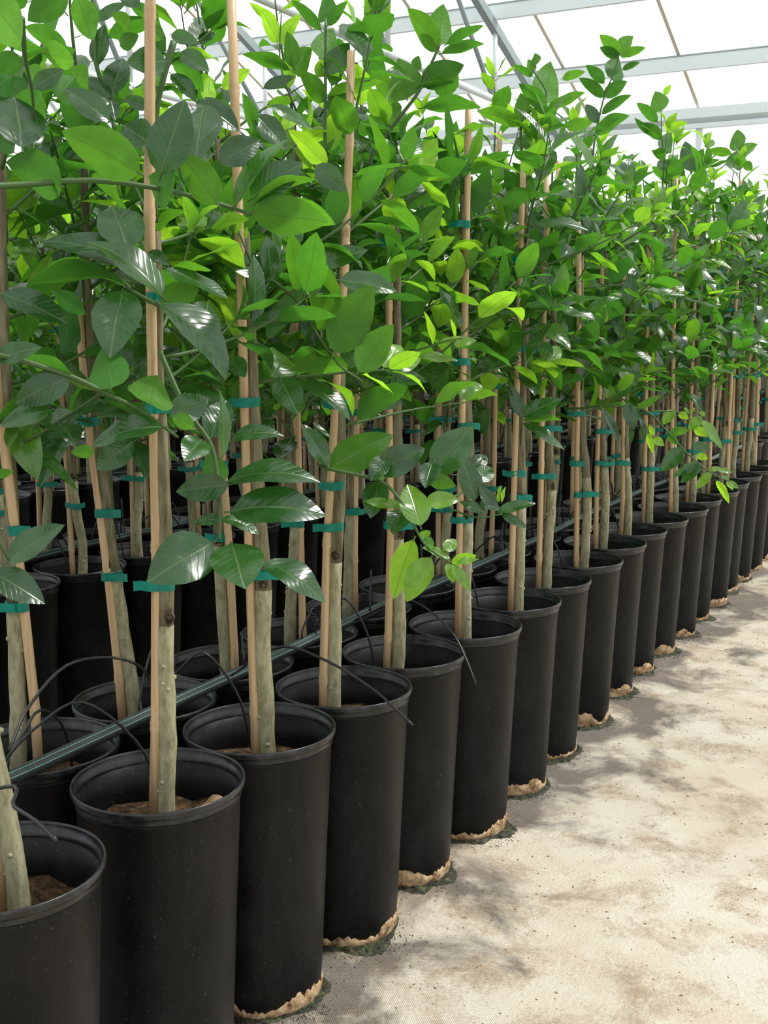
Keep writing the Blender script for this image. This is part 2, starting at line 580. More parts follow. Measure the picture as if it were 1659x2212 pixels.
for i in range(8):
    y0 = -2.0 + i * 2.0
    beam('post', (-9, y0, 0), (-9, y0, ZG), 0.06, 0.06, M['galv'], wl)
    add('added_dark_board', box_mesh('added_dark_board', -9.03, -8.97, y0 + .03, y0 + 1.97, 0, 1.05, M['dark_board']), wl)  # added board again, darkens the gaps on this side
    V = [(-9, y0, 1.05), (-9, y0 + 2, 1.05), (-9, y0 + 2, ZG), (-9, y0, ZG)]
    add('wall_pane', mesh('wall_pane', V, [(0, 1, 2, 3)], M['sheet'], False), wl)
# ------------------------------------------------------------------ leaf shapes
def leaf_geo(width, bend, fold, wave=0.0, n=7, serr=0.0, seed=0, petiole=0.10, half=2):
    """unit leaf: base at origin, tip at (0,1,0), upper face +z"""
    rnd = random.Random(seed)
    ph = rnd.uniform(0, 6.28)
    V, Fc, U = [], [], []
    def axis(t):
        if abs(bend) < 1e-3:
            return t, 0.0, 0.0
        return math.sin(bend * t) / bend, -(1 - math.cos(bend * t)) / bend, -bend * t
    yt, zt, _ = axis(1.0)
    L = math.hypot(yt, zt)
    ca, sa = yt / L, -zt / L
    def place(x, t, dz):
        y, z, ang = axis(t)
        y2 = y + dz * math.sin(-ang)
        z2 = z + dz * math.cos(ang)
        return (x / L, (y2 * ca - z2 * sa) / L, (y2 * sa + z2 * ca) / L)
    cols = 2 * half + 1
    for i in range(n):
        t = i / n
        s = math.sin(math.pi * min(1.0, (t ** 0.80) * 0.985 + 0.015))
        s = max(s, 0.0) ** 0.80
        w = width / 2 * max(s, 0.03)
        if serr and i > 0:
            w *= 1 + serr * (1 if i % 2 else -1)
        for j in range(-half, half + 1):
            f = j / half
            x = w * f
            dz = fold * abs(x) + wave * math.sin(t * 9 + ph + (1.5 if f > 0 else 0)) * abs(f) * s * 0.5 - 0.25 * fold * abs(x) * abs(f)
            V.append(place(x, t, dz))
            U.append([0.5 + 0.5 * f * max(s, 0.05), t])
    tip = len(V)
    V.append(place(0, 1.0, 0))
    U.append([0.5, 1.0])
    for i in range(n - 1):
        for j in range(cols - 1):
            a = i * cols + j
            Fc.append((a, a + 1, a + cols + 1, a + cols))
    for j in range(cols - 1):
        a = (n - 1) * cols + j
        Fc.append((a, a + 1, tip))
    # petiole: thin three-sided stalk
    b = len(V)
    r = 0.014
    for yy, zz in ((0.03, -0.004), (-petiole, -0.02)):
        for k in range(3):
            a = k * 2.094
            V.append((r * math.cos(a), yy, zz + r * math.sin(a)))
            U.append([0.5, 0.0])
    for k in range(3):
        k2 = (k + 1) % 3
        Fc.append((b + k, b + k2, b + 3 + k2, b + 3 + k))
    return V, Fc, U

LEAF_VARS = []
for i, (wd, bd, fo, wv_) in enumerate([(0.50, 0.5, 0.22, 0.05), (0.46, 0.9, 0.35, 0.06), (0.55, 0.2, 0.15, 0.08), (0.42, 1.2, 0.30, 0.05),
                                       (0.52, -0.3, 0.25, 0.06), (0.48, 0.7, 0.55, 0.10), (0.38, 0.4, 0.35, 0.04), (0.58, 0.6, 0.10, 0.09)]):
    LEAF_VARS.append(leaf_geo(wd, bd, fo, wv_, n=6, seed=i))
LEAF_MESH = [mesh('leaf', *g[:2], M['leaf'], True, g[2]) for g in LEAF_VARS]

def frame(P, d, nrm, L):
    y = d.normalized()
    z = (nrm - y * nrm.dot(y))
    if z.length < 1e-4:
        z = y.orthogonal()
    z.normalize()
    x = y.cross(z)
    return Matrix(((x.x * L, y.x * L, z.x * L, P.x), (x.y * L, y.y * L, z.y * L, P.y), (x.z * L, y.z * L, z.z * L, P.z), (0, 0, 0, 1)))

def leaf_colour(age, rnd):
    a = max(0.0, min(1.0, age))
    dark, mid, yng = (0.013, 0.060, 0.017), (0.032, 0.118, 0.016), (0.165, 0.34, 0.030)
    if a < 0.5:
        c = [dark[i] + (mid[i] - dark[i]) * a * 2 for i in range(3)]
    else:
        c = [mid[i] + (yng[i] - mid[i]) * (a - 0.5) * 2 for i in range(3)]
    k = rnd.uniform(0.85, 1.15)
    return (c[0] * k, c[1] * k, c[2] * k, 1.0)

# ------------------------------------------------------------------ pot parts
PH = 0.4685
POT = lathe('pot', [(0.0, 0.012), (0.060, 0.012), (0.070, 0.0), (0.0925, 0.0), (0.0977, 0.006), (0.1005, 0.06), (0.1090, 0.25), (0.1185, 0.440), (0.1200, 0.4415),
                    (0.1205, 0.446), (0.1192, 0.4475), (0.1192, 0.4475), (0.1170, 0.4475), (0.1165, 0.4475), (0.1150, 0.400), (0.1110, 0.30), (0.107, 0.2)], M['pot'], 64)
RIM = lathe('rim', [(0.1190, 0.4470), (0.1215, 0.4480), (0.1222, 0.4500), (0.1218, 0.4560), (0.1245, 0.4575), (0.1262, 0.4600), (0.1264, 0.4655), (0.1255, 0.4680), (0.1242, PH), (0.1228, 0.4678),
                    (0.1222, 0.4650), (0.1212, 0.4580), (0.1185, 0.4565), (0.1178, 0.4475)], M['rim'], 64)
def soil_mesh(seed):
    rnd = random.Random(seed)
    V, Fc = [(0, 0, 0.397)], []
    seg, rings = 22, 5
    for i in range(1, rings + 1):
        r = 0.1125 * i / rings
        for k in range(seg):
            a = 2 * math.pi * k / seg
            V.append((r * math.cos(a), r * math.sin(a), 0.392 + rnd.uniform(-0.006, 0.008)))
    for k in range(seg):
        Fc.append((0, 1 + k, 1 + (k + 1) % seg))
    for i in range(rings - 1):
        for k in range(seg):
            a, b = 1 + i * seg + k, 1 + i * seg + (k + 1) % seg
            Fc.append((a, a + seg, b + seg, b))
    return mesh('soil', V, Fc, M['soil'])
SOILS = [soil_mesh(i) for i in range(4)]
def crust_mesh(seed):
    rnd = random.Random(seed)
    seg = 120
    V, Fc = [], []
    h = []
    base = [rnd.uniform(0.006, 0.042) for _ in range(14)]
    for k in range(seg):
        t_ = k / seg * 14
        i = int(t_)
        f = t_ - i
        f = f * f * (3 - 2 * f)
        h.append(max(0.004, base[i] * (1 - f) + base[(i + 1) % 14] * f + rnd.uniform(-0.005, 0.005)))
    for k in range(seg):
        a = 2 * math.pi * k / seg
        for z, o in ((0.0, 0.0016), (h[k] * 0.5, 0.0028), (h[k] * 0.92, 0.0022), (h[k], 0.0002)):
            r = 0.0972 + 0.0033 * min(z / 0.06, 1) + o + rnd.uniform(-0.0004, 0.0004) + (0.0 if z > 0.004 else -0.001)
            V.append((r * math.cos(a), r * math.sin(a), z))
    for k in range(seg):
        k2 = (k + 1) % seg
        for i in range(3):
            Fc.append((k * 4 + i, k2 * 4 + i, k2 * 4 + i + 1, k * 4 + i + 1))
    return mesh('mud_crust', V, Fc, M['crust'])
CRUSTS = [crust_mesh(i + 10) for i in range(5)]

def stake_mesh(a, b, seed, r=0.0083):
    rnd = random.Random(seed)
    a, b = Vector(a), Vector(b)
    L = (b - a).length
    pts, rad = [], []
    s = 0.0
    nxt = rnd.uniform(0.08, 0.2)
    marks = []
    while nxt < L - 0.03:
        marks.append(nxt)
        nxt += rnd.uniform(0.19, 0.27)
    lst = [(0, 1.0)]
    for m_ in marks:
        lst += [(m_ - 0.010, 0.97), (m_ - 0.003, 1.14), (m_, 1.02), (m_ + 0.003, 1.12), (m_ + 0.012, 0.98)]
    lst.append((L, 0.92))
    bx, by = rnd.uniform(-0.006, 0.006), rnd.uniform(-0.006, 0.006)
    for s, k in lst:
        t_ = s / L
        pts.append(a.lerp(b, t_) + Vector((bx, by, 0)) * math.sin(t_ * 6.0))
        rad.append(r * k * (1 - 0.12 * t_))
    return tube('stake', pts, rad, M['bamboo'], 10)

def tie_mesh(pa, ra, pb, rb, seed, hgt=0.015):
    """tape band round trunk (pa) and stake (pb), with a free tail"""
    rnd = random.Random(seed)
    pa, pb = Vector(pa), Vector(pb)
    ax = (pb - pa)
    ax.z = 0
    D = ax.length
    ax = ax.normalized() if D > 1e-4 else Vector((1, 0, 0))
    sd_ = Vector((-ax.y, ax.x, 0))
    ring = []
    for k in range(9):
        t_ = -math.pi / 2 + math.pi * k / 8
        ring.append(pb + (ax * math.cos(t_) + sd_ * math.sin(t_)) * (rb + 0.0015))
    for k in range(9):
        t_ = math.pi / 2 + math.pi * k / 8
        ring.append(pa + (ax * math.cos(t_) + sd_ * math.sin(t_)) * (ra + 0.0015))
    tilt = rnd.uniform(-0.15, 0.15)
    V, Fc = [], []
    z0 = (pa.z + pb.z) / 2
    for p in ring:
        dz = tilt * (p - pa).dot(ax)
        V.append((p.x, p.y, z0 - hgt / 2 + dz))
        V.append((p.x, p.y, z0 + hgt / 2 + dz))
    n = len(ring)
    for k in range(n):
        k2 = (k + 1) % n
        Fc.append((2 * k, 2 * k2, 2 * k2 + 1, 2 * k + 1))
    # tail sticks out sideways as seen from the floor
    side = RT if rnd.random() < 0.55 else -RT
    o = (pa + pb) / 2 - FW * (max(ra, rb) + 0.002)
    ln_ = D / 2 + max(ra, rb) + rnd.uniform(0.010, 0.022)
    b = len(V)
    for k in range(4):
        s = k / 3
        p = o + side * (ln_ * s) - FW * (0.004 * math.sin(s * 4)) + FW * 0.004 * s
        dz = rnd.uniform(-0.002, 0.003) * s + tilt * 0.02 * s
        V.append((p.x, p.y, z0 - hgt * 0.47 + dz))
        V.append((p.x, p.y, z0 + hgt * 0.47 + dz))
    for k in range(3):
        Fc.append((b + 2 * k, b + 2 * k + 2, b + 2 * k + 3, b + 2 * k + 1))
    return mesh('tie', V, Fc, M['tape'])

def scar_mesh(P, r, seed):
    rnd = random.Random(seed)
    V, Fc = [], []
    seg, rings = 9, 6
    for i in range(rings + 1):
        t_ = math.pi * i / rings
        for k in range(seg):
            a = 2 * math.pi * k / seg
            q = Vector((math.sin(t_) * math.cos(a), math.sin(t_) * math.sin(a), math.cos(t_) * 1.7)) * (r * rnd.uniform(0.8, 1.2))
            V.append(P + q)
    for i in range(rings):
        for k in range(seg):
            k2 = (k + 1) % seg
            Fc.append((i * seg + k, (i + 1) * seg + k, (i + 1) * seg + k2, i * seg + k2))
    return mesh('graft_scar', V, Fc, M['scar'])

# ------------------------------------------------------------------ tree plans (local to the pot's foot)
def crown_plan(rnd, trunk_top, trunk_at, zlo, nbr, away=0.0, leader=True):
    """branches: (points, r0); leaves: (P, d, n, L, var, age)"""
    br, lv = [], []
    ph0 = rnd.uniform(0, 6.28)
    def shoot(P0, d0, length, r0, up, young):
        npt = 5
        pts = [P0]
        d = d0.copy()
        for i in range(npt):
            d = (d + Vector((rnd.uniform(-.12, .12), rnd.uniform(-.12, .12), up + rnd.uniform(-.05, .05)))).normalized()
            pts.append(pts[-1] + d * (length / npt))
        br.append((pts, r0))
        nl = max(3, int(length / 0.031))
        ang = rnd.uniform(0, 6.28)
        for i in range(nl):
            s = (i + 0.8) / nl
            if s > 1:
                s = 1
            t_ = s * npt
            k = min(int(t_), npt - 1)
            P = pts[k].lerp(pts[k + 1], t_ - k)
            bd = (pts[k + 1] - pts[k]).normalized()
            ang += 2.4 + rnd.uniform(-.4, .4)
            u = bd.orthogonal().normalized()
            v = bd.cross(u)
            o = u * math.cos(ang) + v * math.sin(ang)
            ld = (o * 1.0 + bd * rnd.uniform(.3, .9) + Vector((0, 0, rnd.uniform(-.45, .25)))).normalized()
            nn = (bd * 0.7 + Vector((0, 0, 1.1)) - o * 0.15 + Vector((rnd.uniform(-.35, .35), rnd.uniform(-.35, .35), 0)))
            L = rnd.uniform(0.078, 0.125) * (1 - 0.35 * young * s)
            age = rnd.uniform(0.05, 0.55) + young * s * 0.5
            if rnd.random() < 0.05:
                age = 0.85
            lv.append((P + o * 0.003 + ld * L * 0.1, ld, nn, L, rnd.randrange(8), age, len(br) - 1))
        # terminal rosette
        for i in range(3):
            a = ang + i * 2.1
            u = bd.orthogonal().normalized()
            v = bd.cross(u)
            o = u * math.cos(a) + v * math.sin(a)
            ld = (bd * 1.0 + o * 0.7).normalized()
            L = rnd.uniform(0.05, 0.085)
            lv.append((pts[-1] + ld * L * 0.08, ld, -o * 0.6 + Vector((0, 0, 1)) + bd * 0.3, L, rnd.randrange(8), rnd.uniform(.3, .6) + young * .3, len(br) - 1))
    for i in range(nbr):
        z0 = zlo + (trunk_top - zlo) * (i + rnd.uniform(0, .8)) / nbr
        a = ph0 + i * 2.4 + rnd.uniform(-.5, .5)
        d0 = Vector((math.cos(a), math.sin(a), rnd.uniform(0.15, 1.0))).normalized()
        if away and d0.dot(FW) < -0.15:
            d0 = (d0 - FW * (2 * d0.dot(FW)))
            d0.normalize()
        shoot(trunk_at(z0), d0, rnd.uniform(0.14, 0.33), 0.0032, rnd.uniform(-.08, .16), 1.0 if rnd.random() < 0.28 else 0.15)
    if leader:
        d0 = Vector((rnd.uniform(-.2, .2), rnd.uniform(-.2, .2), 1)).normalized()
        shoot(trunk_at(trunk_top), d0, rnd.uniform(0.12, 0.34), 0.004, 0.05, rnd.choice((0.3, 0.6, 1.0)))
    return br, lv

ORD = 'first second third fourth fifth sixth seventh eighth ninth tenth eleventh twelfth thirteenth fourteenth fifteenth sixteenth seventeenth eighteenth nineteenth twentieth twenty-first twenty-second twenty-third twenty-fourth twenty-fifth twenty-sixth twenty-seventh twenty-eighth twenty-ninth thirtieth thirty-first thirty-second thirty-third thirty-fourth thirty-fifth thirty-sixth thirty-seventh thirty-eighth thirty-ninth fortieth forty-first forty-second'.split()

def trunk_poly(pts):
    P = smooth_path(pts, 12)
    def at(z):
        for a, b in zip(P[:-1], P[1:]):
            if a.z <= z <= b.z:
                return a.lerp(b, (z - a.z) / max(b.z - a.z, 1e-6))
        return (P[-1] if z > P[-1].z else P[0]).copy()
    return at

def jitter_path(rnd, at, z0, z1, step, amp):
    out = []
    n = max(2, int((z1 - z0) / step))
    for i in range(n + 1):
        z = z0 + (z1 - z0) * i / n
        p = at(z)
        if 0 < i < n:
            p += Vector((rnd.uniform(-amp, amp), rnd.uniform(-amp, amp), 0))
        out.append(p)
    return out

TREES = {}
def make_tree(key, loc, label, group, seed, trunk=None, stake=None, ties=None, zlo=0.96, top=1.5, nbr=9, away=0.0,
              graft=0.70, leaves='parts', crust=True, r_tr=0.0125, leader=True, bump_at=None, clip=None):
    rnd = random.Random(seed)
    root = bpy.data.objects.new('potted_citrus_tree', None)
    COL.objects.link(root)
    root.location = loc
    tag(root, label, 'potted tree', group)
    pot = add('pot', POT, root)
    pot.rotation_euler.z = rnd.uniform(0, 6.28)
    add('rim', RIM, pot)
    if crust:
        cr = add('mud_crust', CRUSTS[rnd.randrange(len(CRUSTS))], pot)
        cr.rotation_euler.z = rnd.uniform(0, 6.28)
    so = add('soil', SOILS[rnd.randrange(4)], root)
    so.rotation_euler.z = rnd.uniform(0, 6.28)
    # trunk control points (local)
    if trunk is None:
        bx, by = rnd.uniform(-.02, .02), rnd.uniform(-.02, .02)
        lx, ly = rnd.uniform(-.02, .02), rnd.uniform(-.02, .02)
        kx, ky = rnd.uniform(-.012, .012), rnd.uniform(-.012, .012)
        trunk = [(bx, by, .385), (bx + kx, by + ky, .52), (bx + lx * .4 - kx * .6, by + ly * .4 - ky * .6, .66), (bx + lx * .7, by + ly * .7, .95), (bx + lx, by + ly, top)]
    at = trunk_poly(trunk)
    low = jitter_path(rnd, at, at(0).z, graft, 0.035, 0.0011)
    rad = [r_tr * (1.10 - 0.12 * i / (len(low) - 1)) * rnd.uniform(0.96, 1.05) for i in range(len(low))]
    rad[-1] *= 1.05
    rad[-2] *= 1.05
    tk = add('trunk', tube('trunk', low, rad, M['rootstock'], 12), root)
    hi = jitter_path(rnd, at, graft - 0.004, trunk[-1][2], 0.05, 0.0014)
    rad2 = [r_tr * (1.0 - 0.55 * i / (len(hi) - 1)) * rnd.uniform(0.95, 1.05) for i in range(len(hi))]
    rad2[0] = rad[-1] * 0.96
    if len(rad2) > 3:
        rad2[1] = rad2[0] * .55 + rad2[1] * .45
    add('upper_trunk', tube('upper_trunk', hi, rad2, M['scion'], 10), root)
    # cut side buds on the trunk
    V, Fc = [], []
    for i in range(6):
        z = rnd.uniform(0.42, graft - .03)
        a = rnd.uniform(0, 6.28)
        d = Vector((math.cos(a), math.sin(a), 0.2))
        p = at(z)
        tube_geo([p + d * r_tr * .8, p + d * r_tr * 1.12, p + d * r_tr * 1.25], [0.0045, 0.0035, 0.001], 6, True, V, Fc)
    add('bud_scars', mesh('bud_scars', V, Fc, M['rootstock']), tk)['kind'] = 'stuff'
    if rnd.random() < 0.7:
        g = at(graft + 0.012)
        add('graft_scar', scar_mesh(g - FW * r_tr * .55 + RT * rnd.uniform(-.4, .6) * r_tr, r_tr * 0.62, seed), root)
    if stake is None:
        a = rnd.uniform(2.6, 3.7) if rnd.random() < .8 else rnd.uniform(-.5, .5)
        o = (RT * math.cos(a) + Vector((-FW.x, -FW.y, 0)).normalized() * math.sin(a) * -1) * 0.023
        b = at(.39) + o
        tpt = at(top) + o * 0.9
        tz = top + rnd.uniform(-0.05, 0.22)
        stake = (Vector((b.x, b.y, .385)), Vector((tpt.x, tpt.y, tz)))
    sa, sb = Vector(stake[0]), Vector(stake[1])
    add('stake', stake_mesh(sa, sb, seed + 5), root)
    if ties is None:
        ties = []
        z = rnd.uniform(.62, .70)
        while z < top - 0.1:
            ties.append(z)
            z += rnd.choice((0.055, 0.19, 0.24, 0.3))
    for i, z in enumerate(ties):
        ps = sa.lerp(sb, (z - sa.z) / (sb.z - sa.z))
        add('tie', tie_mesh(at(z), r_tr * (1.08 if z < graft else .95 - .5 * (z - graft) / max(.1, trunk[-1][2] - graft)), ps, 0.0083, seed * 31 + i), root)
    br, lv = crown_plan(rnd, trunk[-1][2], at, zlo, nbr, away, leader)
    if clip:
        keep = [0] * len(br)
        tot = [0] * len(br)
        for q in lv:
            tot[q[6]] += 1
            if not clip(Vector(loc) + q[0] + q[1] * q[3] * .5):
                keep[q[6]] += 1
        good = [a_ > 0.5 * b_ for a_, b_ in zip(keep, tot)]
        lv = [q for q in lv if good[q[6]]]
        br = [q for i, q in enumerate(br) if good[i]]
    for pts, r0 in br:
        P = smooth_path(pts, 8)
        add('branch', tube('branch', P, [r0 * (1 - .65 * i / 8) for i in range(9)], M['twig'], 6), root)
    for P, d, n, L, var, age, _ in lv:
        if clip and clip(Vector(loc) + P + d * L * .5):
            continue
        o = add('leaf', LEAF_MESH[var], root, mat4=frame(P, d, n, L))
        o.color = leaf_colour(age, rnd)
    TREES[key] = (root, at)
    return root

# ------------------------------------------------------------------ rows of trees
ROW1 = [(-1.043, 0.938), (-1.047, 1.242), (-1.043, 1.4955), (-1.031, 1.7495), (-1.039, 2.0035), (-1.017, 2.2575), (-1.022, 2.5265), (-1.032, 2.784), (-1.032, 3.065), (-1.045, 3.35),
        (-1.049, 3.605), (-1.043, 3.860), (-1.035, 4.122), (-1.043, 4.382), (-1.031, 4.642), (-1.042, 4.899), (-1.039, 5.162), (-1.035, 5.42), (-1.04, 5.68)]

def local(P, loc):
    return Vector(P) - Vector(loc)

# stakes and trunks read off the photograph: pixel rows with the depth of the pot they stand in
HERO = {  # tree: (trunk pixel points, stake base px, stake top px, tie pixel heights)
    0: ([(35, 1905), (20, 1800), (-4, 1690), (-25, 1560), (-45, 1150), (-75, 550)], (2, 1912), (-90, 300), []),
    1: ([(357, 1752), (362, 1560), (354, 1420), (358, 1260), (352, 1050), (345, 850), (338, 500)], (332, 1752), (330, -150), [1262, 880, 640]),
    2: ([(577, 1620), (573, 1500), (566, 1370), (570, 1290), (560, 1100), (548, 870), (530, 500)], (553, 1620), (498, -60), [1238, 868]),
    3: ([(718, 1525), (722, 1400), (720, 1290), (728, 1130), (733, 1000), (735, 880), (742, 420)], (700, 1525), (756, 110), [1136, 1047, 872]),
    4: ([(858, 1448), (864, 1330), (857, 1200), (860, 1100), (856, 900), (858, 700), (858, 430)], (834, 1448), (850, 420), [1137, 855, 525]),
    5: ([(1005, 1385), (1005, 1260), (1010, 1100), (1012, 950), (1003, 700), (1000, 420)], (990, 1385), (1011, 232), [1120, 920, 782, 484]),
    6: ([(1119, 1318), (1123, 1200), (1126, 1080), (1125, 950), (1134, 700), (1135, 420)], (1103, 1318), (1131, 330), [1074, 1022, 884, 752, 560]),
    7: ([(1180, 1262), (1186, 1150), (1192, 1050), (1185, 960), (1196, 800), (1192, 500)], (1163, 1262), (1182, 350), [1028, 925, 757]),
    8: ([(1262, 1214), (1268, 1120), (1266, 1020), (1258, 930), (1254, 800), (1258, 500)], (1246, 1214), (1250, 480), [1066, 1001, 893]),
    9: ([(1303, 1178), (1308, 1090), (1305, 1000), (1300, 930), (1300, 800), (1310, 520)], (1288, 1178), (1300, 560), [1001, 930]),
    10: ([(1355, 1150), (1358, 1080), (1352, 1000), (1352, 900), (1360, 560)], (1340, 1150), (1352, 560), [1000]),
    12: ([(1458, 1100), (1458, 1040), (1455, 960), (1452, 800), (1460, 500)], (1448, 1100), (1461, 385), [940]),
}

def hero_lines(spec, loc):
    """trunk, stake and tie heights read off the picture, in the upright plane through the pot that faces the camera"""
    tp, s0, s1, tpx = spec
    hv = Vector((FW.x, FW.y, 0)).normalized()
    far = (Vector(loc) - CAM).dot(hv)
    def hp(u, v, off=0.0):
        r_ = FW + RT * ((u - 829.5) / F_PX) + UP * ((1106 - v) / F_PX)
        return CAM + r_ * ((far + off) / r_.dot(hv)) - Vector(loc)
    P = [hp(u, v) for u, v in tp]
    foot = P[0] + (P[0] - P[1]) * ((P[0].z - .385) / max(P[1].z - P[0].z, .01)) * .5
    foot.z = .385
    tr = [foot] + [q for q in P if q.z > .385 + 0.02]
    sA, sB = hp(*s0, -0.006), hp(*s1, -0.006)
    f2 = sA + (sA - sB) * ((sA.z - .385) / (sB.z - sA.z))
    for q in (foot, f2):
        m_ = math.hypot(q.x, q.y)
        if m_ > 0.085:
            q.x *= 0.085 / m_
            q.y *= 0.085 / m_
    return tr, (f2, sB), [hp(s0[0], v).z for v in tpx]

HB = {
    0: ([(40, 1668), (38, 1500), (32, 1350), (30, 1200), (20, 1000), (8, 750), (0, 230)], (82, 1664), (-25, 560), [1308, 1146]),
    1: ([(292, 1555), (280, 1450), (255, 1300), (240, 1200), (232, 1130), (215, 1000), (195, 800), (178, 250)], (263, 1550), (168, 640), [1242, 1106, 908]),
    2: ([(492, 1482), (484, 1350), (477, 1230), (472, 1100), (465, 900), (470, 300)], (508, 1478), (458, 560), [1160, 1000]),
    3: ([(626, 1398), (630, 1280), (640, 1150), (640, 1000), (640, 800), (640, 300)], (654, 1394), (632, 480), [1128, 800]),
    4: ([(752, 1330), (755, 1200), (758, 1080), (765, 800), (765, 330)], (768, 1330), (772, 470), [1104, 890]),
}
def hb_of(k):
    def g(loc):
        tr, st, tz = hero_lines(HB[k], loc)
        return dict(trunk=tr, stake=st, ties=tz, nbr=17, zlo=0.88)
    return g
HERO_B = {k: hb_of(k) for k in HB}
def depth_of(loc, z=0.9):
    return (Vector((loc[0], loc[1], z)) - CAM).dot(FW)
# some region in front of the hero leaves stays clear
def clear_front(P):
    q = P - CAM
    d = q.dot(FW)
    x = 829.5 + F_PX * q.dot(RT) / d
    y = 1106 - F_PX * q.dot(UP) / d
    if y > 1120:
        return True
    if d < 1.42:
        return True
    if x < 760 and d < 1.62 and y > 150:
        return True
    if y > 880 and x > 640 and d < 3.0:
        return True
    return False

tops1 = [1.35, 1.36, 1.36, 1.42, 1.40, 1.44, 1.44, 1.42, 1.44, 1.44, 1.46, 1.46, 1.46, 1.48, 1.5, 1.5, 1.5, 1.5, 1.5]
for k, (x, y) in enumerate(ROW1):
    loc = (x, y, 0)
    tr, st, tz = hero_lines(HERO[k], loc) if k in HERO else (None, None, None)
    make_tree(('a', k), loc,
              'citrus tree in tall black pot, %s from the near end of the floor-side row' % ORD[k],
              'potted citrus trees in the floor-side row', 100 + k, tr, st, tz,
              top=tops1[k], nbr=(2 if k == 0 else 8 if k < 3 else 10 if k < 6 else 12), away=1.0 if k < 6 else 0.0,
              zlo=1.02 if k < 3 else 0.94 if k < 8 else 0.84,
              leader=(k not in (0, 1, 2)), clip=clear_front if k < 8 else None, r_tr=0.0132 if k < 6 else 0.0125)

ROW_B = 'citrus tree in black pot, %s along the inner row under the irrigation pipe'
ROW_C = 'citrus tree in black pot, %s along the first row across the dark aisle'
ROW_D = 'citrus tree in black pot, %s along the second row across the dark aisle'
def row_of(key, X, y0, n, dy, label, group, seed, parts_until, crust=False):
    for k in range(n):
        rnd = random.Random(seed + k)
        y = y0 + dy * k
        loc = (X + rnd.uniform(-.002, .002), y, 0)
        kw = HERO_B.get(k, lambda l: {})(loc) if key == 'b' else {}
        make_tree((key, k), loc, label % ORD[k] if '%s' in label else label, group, seed + k * 7,
                  top=rnd.uniform(1.32, 1.52), **{**dict(nbr=14, zlo=0.80 if key == 'b' else 0.75), **kw}, crust=crust, clip=clear_front if key == 'b' and k < 9 else None)

row_of('b', -1.306, 1.262, 21, 0.2565, ROW_B, 'potted citrus trees along the irrigation pipe', 1000, 99)
row_of('c', -2.215, 1.815, 27, 0.257, ROW_C, 'potted citrus trees across the dark aisle', 3000, 99)
row_of('d', -2.483, 2.207, 26, 0.257, ROW_D, 'potted citrus trees across the dark aisle', 5000, 99)

# ------------------------------------------------------------------ trees deep in the house: same parts, crown joined as foliage
def far_variant(seed):
    rnd = random.Random(seed)
    top = rnd.uniform(1.35, 1.55)
    l = (rnd.uniform(-.02, .02), rnd.uniform(-.02, .02))
    at = trunk_poly([(0, 0, .385), (l[0] * .4, l[1], .7), (l[0], l[1], top)])
    br, lv = crown_plan(rnd, top, at, 0.78, 14)
    V, Fc, U, C = [], [], [], []
    for P, d, n, L, var, age, _ in lv:
        mt = frame(P, d, n, L)
        g = LEAF_VARS[var]
        b = len(V)
        V += [mt @ Vector(v) for v in g[0]]
        Fc += [tuple(b + i for i in f) for f in g[1]]
        U += g[2]
        c = leaf_colour(age, rnd)
        C += [c] * len(g[0])
    fo = mesh('foliage', V, Fc, M['foliage'], True, U)
    ca = fo.color_attributes.new('Col', 'FLOAT_COLOR', 'POINT')
    flat = []
    for c in C:
        flat += c
    ca.data.foreach_set('color', flat)
    V, Fc = [], []
    for pts, r0 in br:
        tube_geo(pts, [r0 * (1 - .65 * i / 5) for i in range(6)], 5, True, V, Fc)
    bm_ = mesh('branches', V, Fc, M['twig'])
    tk = tube('trunk', [at(.385 + (top - .385) * i / 14) for i in range(15)], [0.0125 * (1 - .5 * i / 14) for i in range(15)], M['rootstock'], 8)
    sk = stake_mesh((-.022, .0, .385), (-.02, .0, top + rnd.uniform(0, .2)), seed)
    tm = []
    z = .66
    while z < top - .1:
        tm.append(tie_mesh(at(z), .0125, (-.022, 0, z), .0083, seed + int(z * 100)))
        z += rnd.choice((.06, .2, .28))
    return fo, bm_, tk, sk, tm
FARV = [far_variant(9000 + i) for i in range(6)]
rf = random.Random(77)
def far_tree(x, y, label, group):
    root = bpy.data.objects.new('potted_citrus_tree', None)
    COL.objects.link(root)
    root.location = (x, y, 0)
    tag(root, label, 'potted tree', group)
    pot = add('pot', POT, root)
    add('rim', RIM, pot)
    add('soil', SOILS[0], root)
    fo, bm_, tk, sk, tm = FARV[rf.randrange(6)]
    rot = rf.uniform(0, 6.28)
    for nm, me in (('trunk', tk), ('stake', sk)):
        o = add(nm, me, root)
        o.rotation_euler.z = rot
    for nm, me in (('foliage', fo), ('branches', bm_)):
        o = add(nm, me, root)
        o.rotation_euler.z = rot
        o['kind'] = 'stuff'
    for me in tm:
        o = add('tie', me, root)
        o.rotation_euler.z = rot
    return root
DIM = 'dim citrus tree in black pot, %s along the %s row beyond the dark aisle'
DIM_G = 'citrus trees deep in the house'
for X, y0, n, k0, lab, grp in (
        (-1.306, 6.66, 5, 21, ROW_B, 'potted citrus trees along the irrigation pipe'),
        (-2.215, 8.76, 14, 27, ROW_C, 'potted citrus trees across the dark aisle'),
        (-2.483, 8.9, 10, 26, ROW_D, 'potted citrus trees across the dark aisle'),
        (-3.42, 3.16, 26, 0, DIM.replace('%s row', 'third row'), DIM_G), (-3.68, 3.36, 22, 0, DIM.replace('%s row', 'fourth row'), DIM_G),
        (-4.62, 4.26, 24, 0, DIM.replace('%s row', 'fifth row'), DIM_G)):
    for k in range(n):
        far_tree(X + rf.uniform(-.003, .003), y0 + k * 0.262, lab % ORD[k0 + k], grp)

